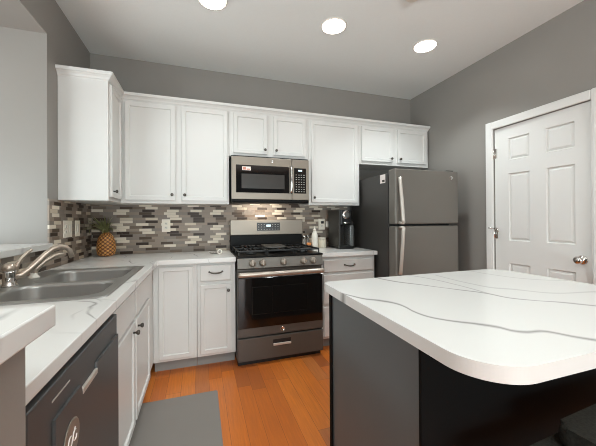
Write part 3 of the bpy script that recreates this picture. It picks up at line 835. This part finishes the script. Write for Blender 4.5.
def leaves():
    b = B(); rnd = random.Random(3)
    for k in range(34):
        ring = k/34; a = k*2.399+.3; ln = .20*(.72+.4*rnd.random())*(1.05-.35*ring) ; tilt = 1.3-1.05*ring
        lean = Vector((-.05, -.03, 0))
        d = Vector((math.cos(a), math.sin(a), 0)); side = Vector((-d.y, d.x, 0)); prev = None; w0 = .0125
        for i in range(7):
            s = i/6; ang = tilt*(.55+.75*s)
            p = Vector((PX, PY, CT+.205+.012*ring)) + d*(.014+ln*s*math.sin(ang)) + Vector((0, 0, ln*s*math.cos(ang)*1.0)) + lean*s
            p.x = max(p.x, XL+.016); p.y = min(p.y, YB-.016); p.z = max(p.z, CT+.14)
            w = w0*(1-s)**.7+.0004
            row = [b.bm.verts.new(p-side*w), b.bm.verts.new(p - Vector((0, 0, .25*w)) + d*(-.0)), b.bm.verts.new(p+side*w)]
            if prev:
                for m in (0, 1):
                    f = b.bm.faces.new((prev[m], prev[m+1], row[m+1], row[m])); f.smooth = True
            prev = row
    # thickness
    r = bmesh.ops.solidify(b.bm, geom=list(b.bm.faces), thickness=.0012)
    return b
part('crown', leaves(), M['leaf'], t)

# ring-shaped trinket by the range
t = thing('trinket_dish', (.15, 2.84, CT), 'small white dish and ring lying on the worktop beside the range', 'dish')
part('dish', B().lathe([(.028, 0), (.040, .006), (.046, .014), (.043, .014), (.036, .008), (0, .005)], (.125, 2.865, CT)), M['glass'], t)
b = B(); b.tube([(.170+.018*math.cos(a*math.pi/10), 2.80+.006*math.cos(a*math.pi/10), CT+.024+.018*math.sin(a*math.pi/10)) for a in range(21)], .006, 10, False)
part('ring', b, M['white'], t, 'white upright ring')

# bottle, candle, shakers, jar, right of the range
BX, BY = 1.176, 2.985
t = thing('soap_bottle', (BX, BY, CT), 'tall white plastic bottle on the worktop beside the range', 'bottle')
part('body', B().lathe([(.031, 0), (.034, .004), (.034, .135), (.031, .155), (.020, .180), (.014, .188)], (BX, BY, CT)), M['white'], t)
part('cap', B().lathe([(.016, .1885), (.016, .206), (.010, .212), (.007, .238), (0, .239)], (BX, BY, CT)), M['ivory'], t)
CX, CY = 1.290, 3.055
t = thing('candle_jar', (CX, CY, CT), 'cream candle jar with a flat lid below the wall outlet', 'candle')
part('jar', B().lathe([(.044, 0), (.047, .004), (.047, .085), (.045, .090)], (CX, CY, CT)), M['wax'], t)
part('lid', B().lathe([(.043, .0905), (.043, .108), (.040, .112), (0, .112)], (CX, CY, CT)), M['ivory'], t)
for i, (x, y, lab) in enumerate(((1.082, 3.06, 'small glass shaker right beside the range back panel'), (1.128, 3.075, 'small glass shaker next to the tall white bottle'))):
    t = thing('shaker', (x, y, CT), lab, 'shaker', 'glass shakers')
    part('body', B().lathe([(.018, 0), (.020, .003), (.021, .05), (.017, .09), (.014, .105)], (x, y, CT)), M['glass'], t)
    part('cap', B().lathe([(.0155, .1055), (.0155, .135), (.010, .145), (0, .147)], (x, y, CT)), M['chrome'], t)
JX, JY = 1.105, 2.975
t = thing('spice_jar', (JX, JY, CT), 'short jar with a pale orange lid in front of the shakers', 'jar')
part('jar', B().lathe([(.022, 0), (.024, .003), (.024, .034), (.022, .038)], (JX, JY, CT)), M['spice'], t)
part('lid', B().lathe([(.025, .0385), (.025, .062), (.022, .065), (0, .065)], (JX, JY, CT)), M['orange'], t)

# coffee maker
t = thing('coffee_maker', (1.46, 2.92, CT), 'black single-serve coffee maker on the worktop next to the refrigerator', 'coffee maker')
X0, X1, Y0, Y1 = 1.376, 1.512, 2.80, 3.07
part('base', B().box(X0, X1+.03, Y0-.01, Y1, CT+.0005, CT+.026, .004, 2), M['coffee_black'], t)
part('drip_tray', B().prism(rrect(X0+.026, X1-.006, Y0, Y0+.12, .03), CT+.0265, CT+.034, .002), M['coffee'], t)
b = B(); b.box(X0, X0+.018, Y0, Y1, CT+.0265, 1.330, .004, 2); b.box(X0+.0185, X1, 2.955, Y1, CT+.0265, 1.330, .003)
part('tower', b, M['coffee'], t)
part('brew_head', B().box(X0+.0185, X1+.02, Y0+.005, 2.954, 1.165, 1.325, .012, 3), M['coffee_black'], t)
FC = Face('S', Y0+.005)
b = B(); b.lathe([(.045, .0), (.047, .006), (.040, .012), (.026, .014), (0, .010)], FC(1.462, 1.272, .0005), (0, -1, 0), 28); part('pod_holder', b, M['chrome'], t, 'round chrome pod holder')
b = B(); b.tube([FC(1.424, 1.196, .004), FC(1.44, 1.186, .018), FC(1.485, 1.186, .018), FC(1.50, 1.196, .004)], .007, 10); part('lift_handle', b, M['chrome'], t)
b = B(); b.lathe([(.018, 0), (.013, -.02), (.009, -.024)], (1.452, 2.87, 1.164), seg=16); part('nozzle', b, M['coffee'], t)
part('water_tank', B().box(X1+.0015, X1+.048, Y0+.02, Y1-.01, CT+.0265, 1.163, .008, 2), M['smoky'], t, 'smoky clear water tank')
b = B(); b.box(X1+.0215, X1+.046, Y0+.03, Y1-.01, 1.164, 1.20, .004); part('tank_lid', b, M['coffee'], t)

# ------------------------------------------------------------------ WALL OUTLETS
def outlet(fc, u0, u1, v0, v1, label, gangs):
    t = thing('wall_outlet', fc((u0+u1)/2, (v0+v1)/2, 0), label, 'outlet', 'wall plates on the tile')
    b = B(); fc.box(b, u0, u1, v0, v1, .0005, .006, .002, 2); part('cover_plate', b, M['ivory'], t)
    for c, kind in gangs:
        if kind == 'outlet':
            for v in ((v0+v1)/2-.02, (v0+v1)/2+.02):
                b = B(); fc.box(b, c-.015, c+.015, v-.013, v+.013, .0062, .008, .003); s = part('socket', b, M['white'], t)
                b = B()
                for k in (-.006, .006): fc.box(b, c+k-.0012, c+k+.0012, v-.002, v+.007, .0082, .0086)
                fc.box(b, c-.002, c+.002, v-.009, v-.005, .0082, .0086); part('slots', b, M['slot'], s)
        else:
            b = B(); fc.box(b, c-.015, c+.015, (v0+v1)/2-.032, (v0+v1)/2+.032, .0062, .010, .002); part('rocker_switch', b, M['white'], t)
FTB = Face('S', YB-.010); FTL = Face('E', XL+.010)
outlet(FTL, 2.560, 2.705, 1.104, 1.230, 'wide ivory wall plate above the sink, nearer the pass-through', [(2.597, 'outlet'), (2.668, 'switch')])
outlet(FTL, 2.772, 2.862, 1.104, 1.230, 'narrow ivory wall plate beside the wider plate', [(2.817, 'switch')])
outlet(FTB, -.352, -.276, 1.113, 1.237, 'ivory outlet on the tile between pineapple and range', [(-.314, 'outlet')])
outlet(FTB, 1.288, 1.366, 1.108, 1.233, 'ivory outlet above the candle jar with a plug in it', [(1.327, 'outlet')])
FP = Face('S', YB-.0188)
b = B(); FP.box(b, 1.313, 1.341, 1.178, 1.206, .0005, .030, .004, 2)
solo('power_plug', b, M['black'], 'black power plug in the outlet above the candle', 'plug')
b = B(); FTB.box(b, 1.372, 1.425, 1.135, 1.205, .0005, .036, .012, 3)
solo('night_light', b, M['white'], 'small white plug-in unit beside the outlet with the plug', 'plug-in')

# ------------------------------------------------------------------ CEILING
ADDED_ROW = 'added recessed ceiling light, unseen behind the viewer, for fill'  # unseen row, added to light the base cabinets and floor
for (x, y, pw, lab) in ((.090, -.80, 50, ADDED_ROW), (1.015, -.80, 24, ADDED_ROW), (1.905, -.80, 50, ADDED_ROW), (.090, 2.135, 33, 'recessed ceiling light above the base cabinet by the range, partly cut off by the frame'), (1.015, 2.135, 23, 'recessed ceiling light in the middle of the row of three'), (1.905, 2.135, 66, 'recessed ceiling light closest to the refrigerator and door')):
    t = thing('recessed_light', (x, y, H), lab, 'ceiling light', 'recessed ceiling lights')
    b = B(); n = 40; prof = [(.102, -.0005), (.100, -.006), (.094, -.008), (.091, -.005), (.091, -.0005)]
    part('trim_ring', B().lathe(prof, (x, y, H), seg=n), M['white'], t)
    part('lens', B().lathe([(.0905, -.004), (.0895, -.009), (.07, -.0115), (0, -.012)], (x, y, H), seg=n), M['lens'], t)
    l = bpy.data.lights.new('recessed_light_beam', 'SPOT'); l.spot_size = math.radians(118 if y > 0 else 150); l.spot_blend = .6; l.shadow_soft_size = .07; l.energy = pw; l.color = (.88, .97, 1)
    o = bpy.data.objects.new('recessed_light_beam', l); COL.objects.link(o); o.parent = t; o.location = (0, 0, -.02)
t = thing('smoke_detector', (1.385, 1.70, H), 'small white round smoke detector on the ceiling at the frame top', 'smoke detector')
part('housing', B().lathe([(.055, -.0005), (.055, -.018), (.046, -.030), (0, -.032)], (1.385, 1.66, H), seg=28), M['white'], t)
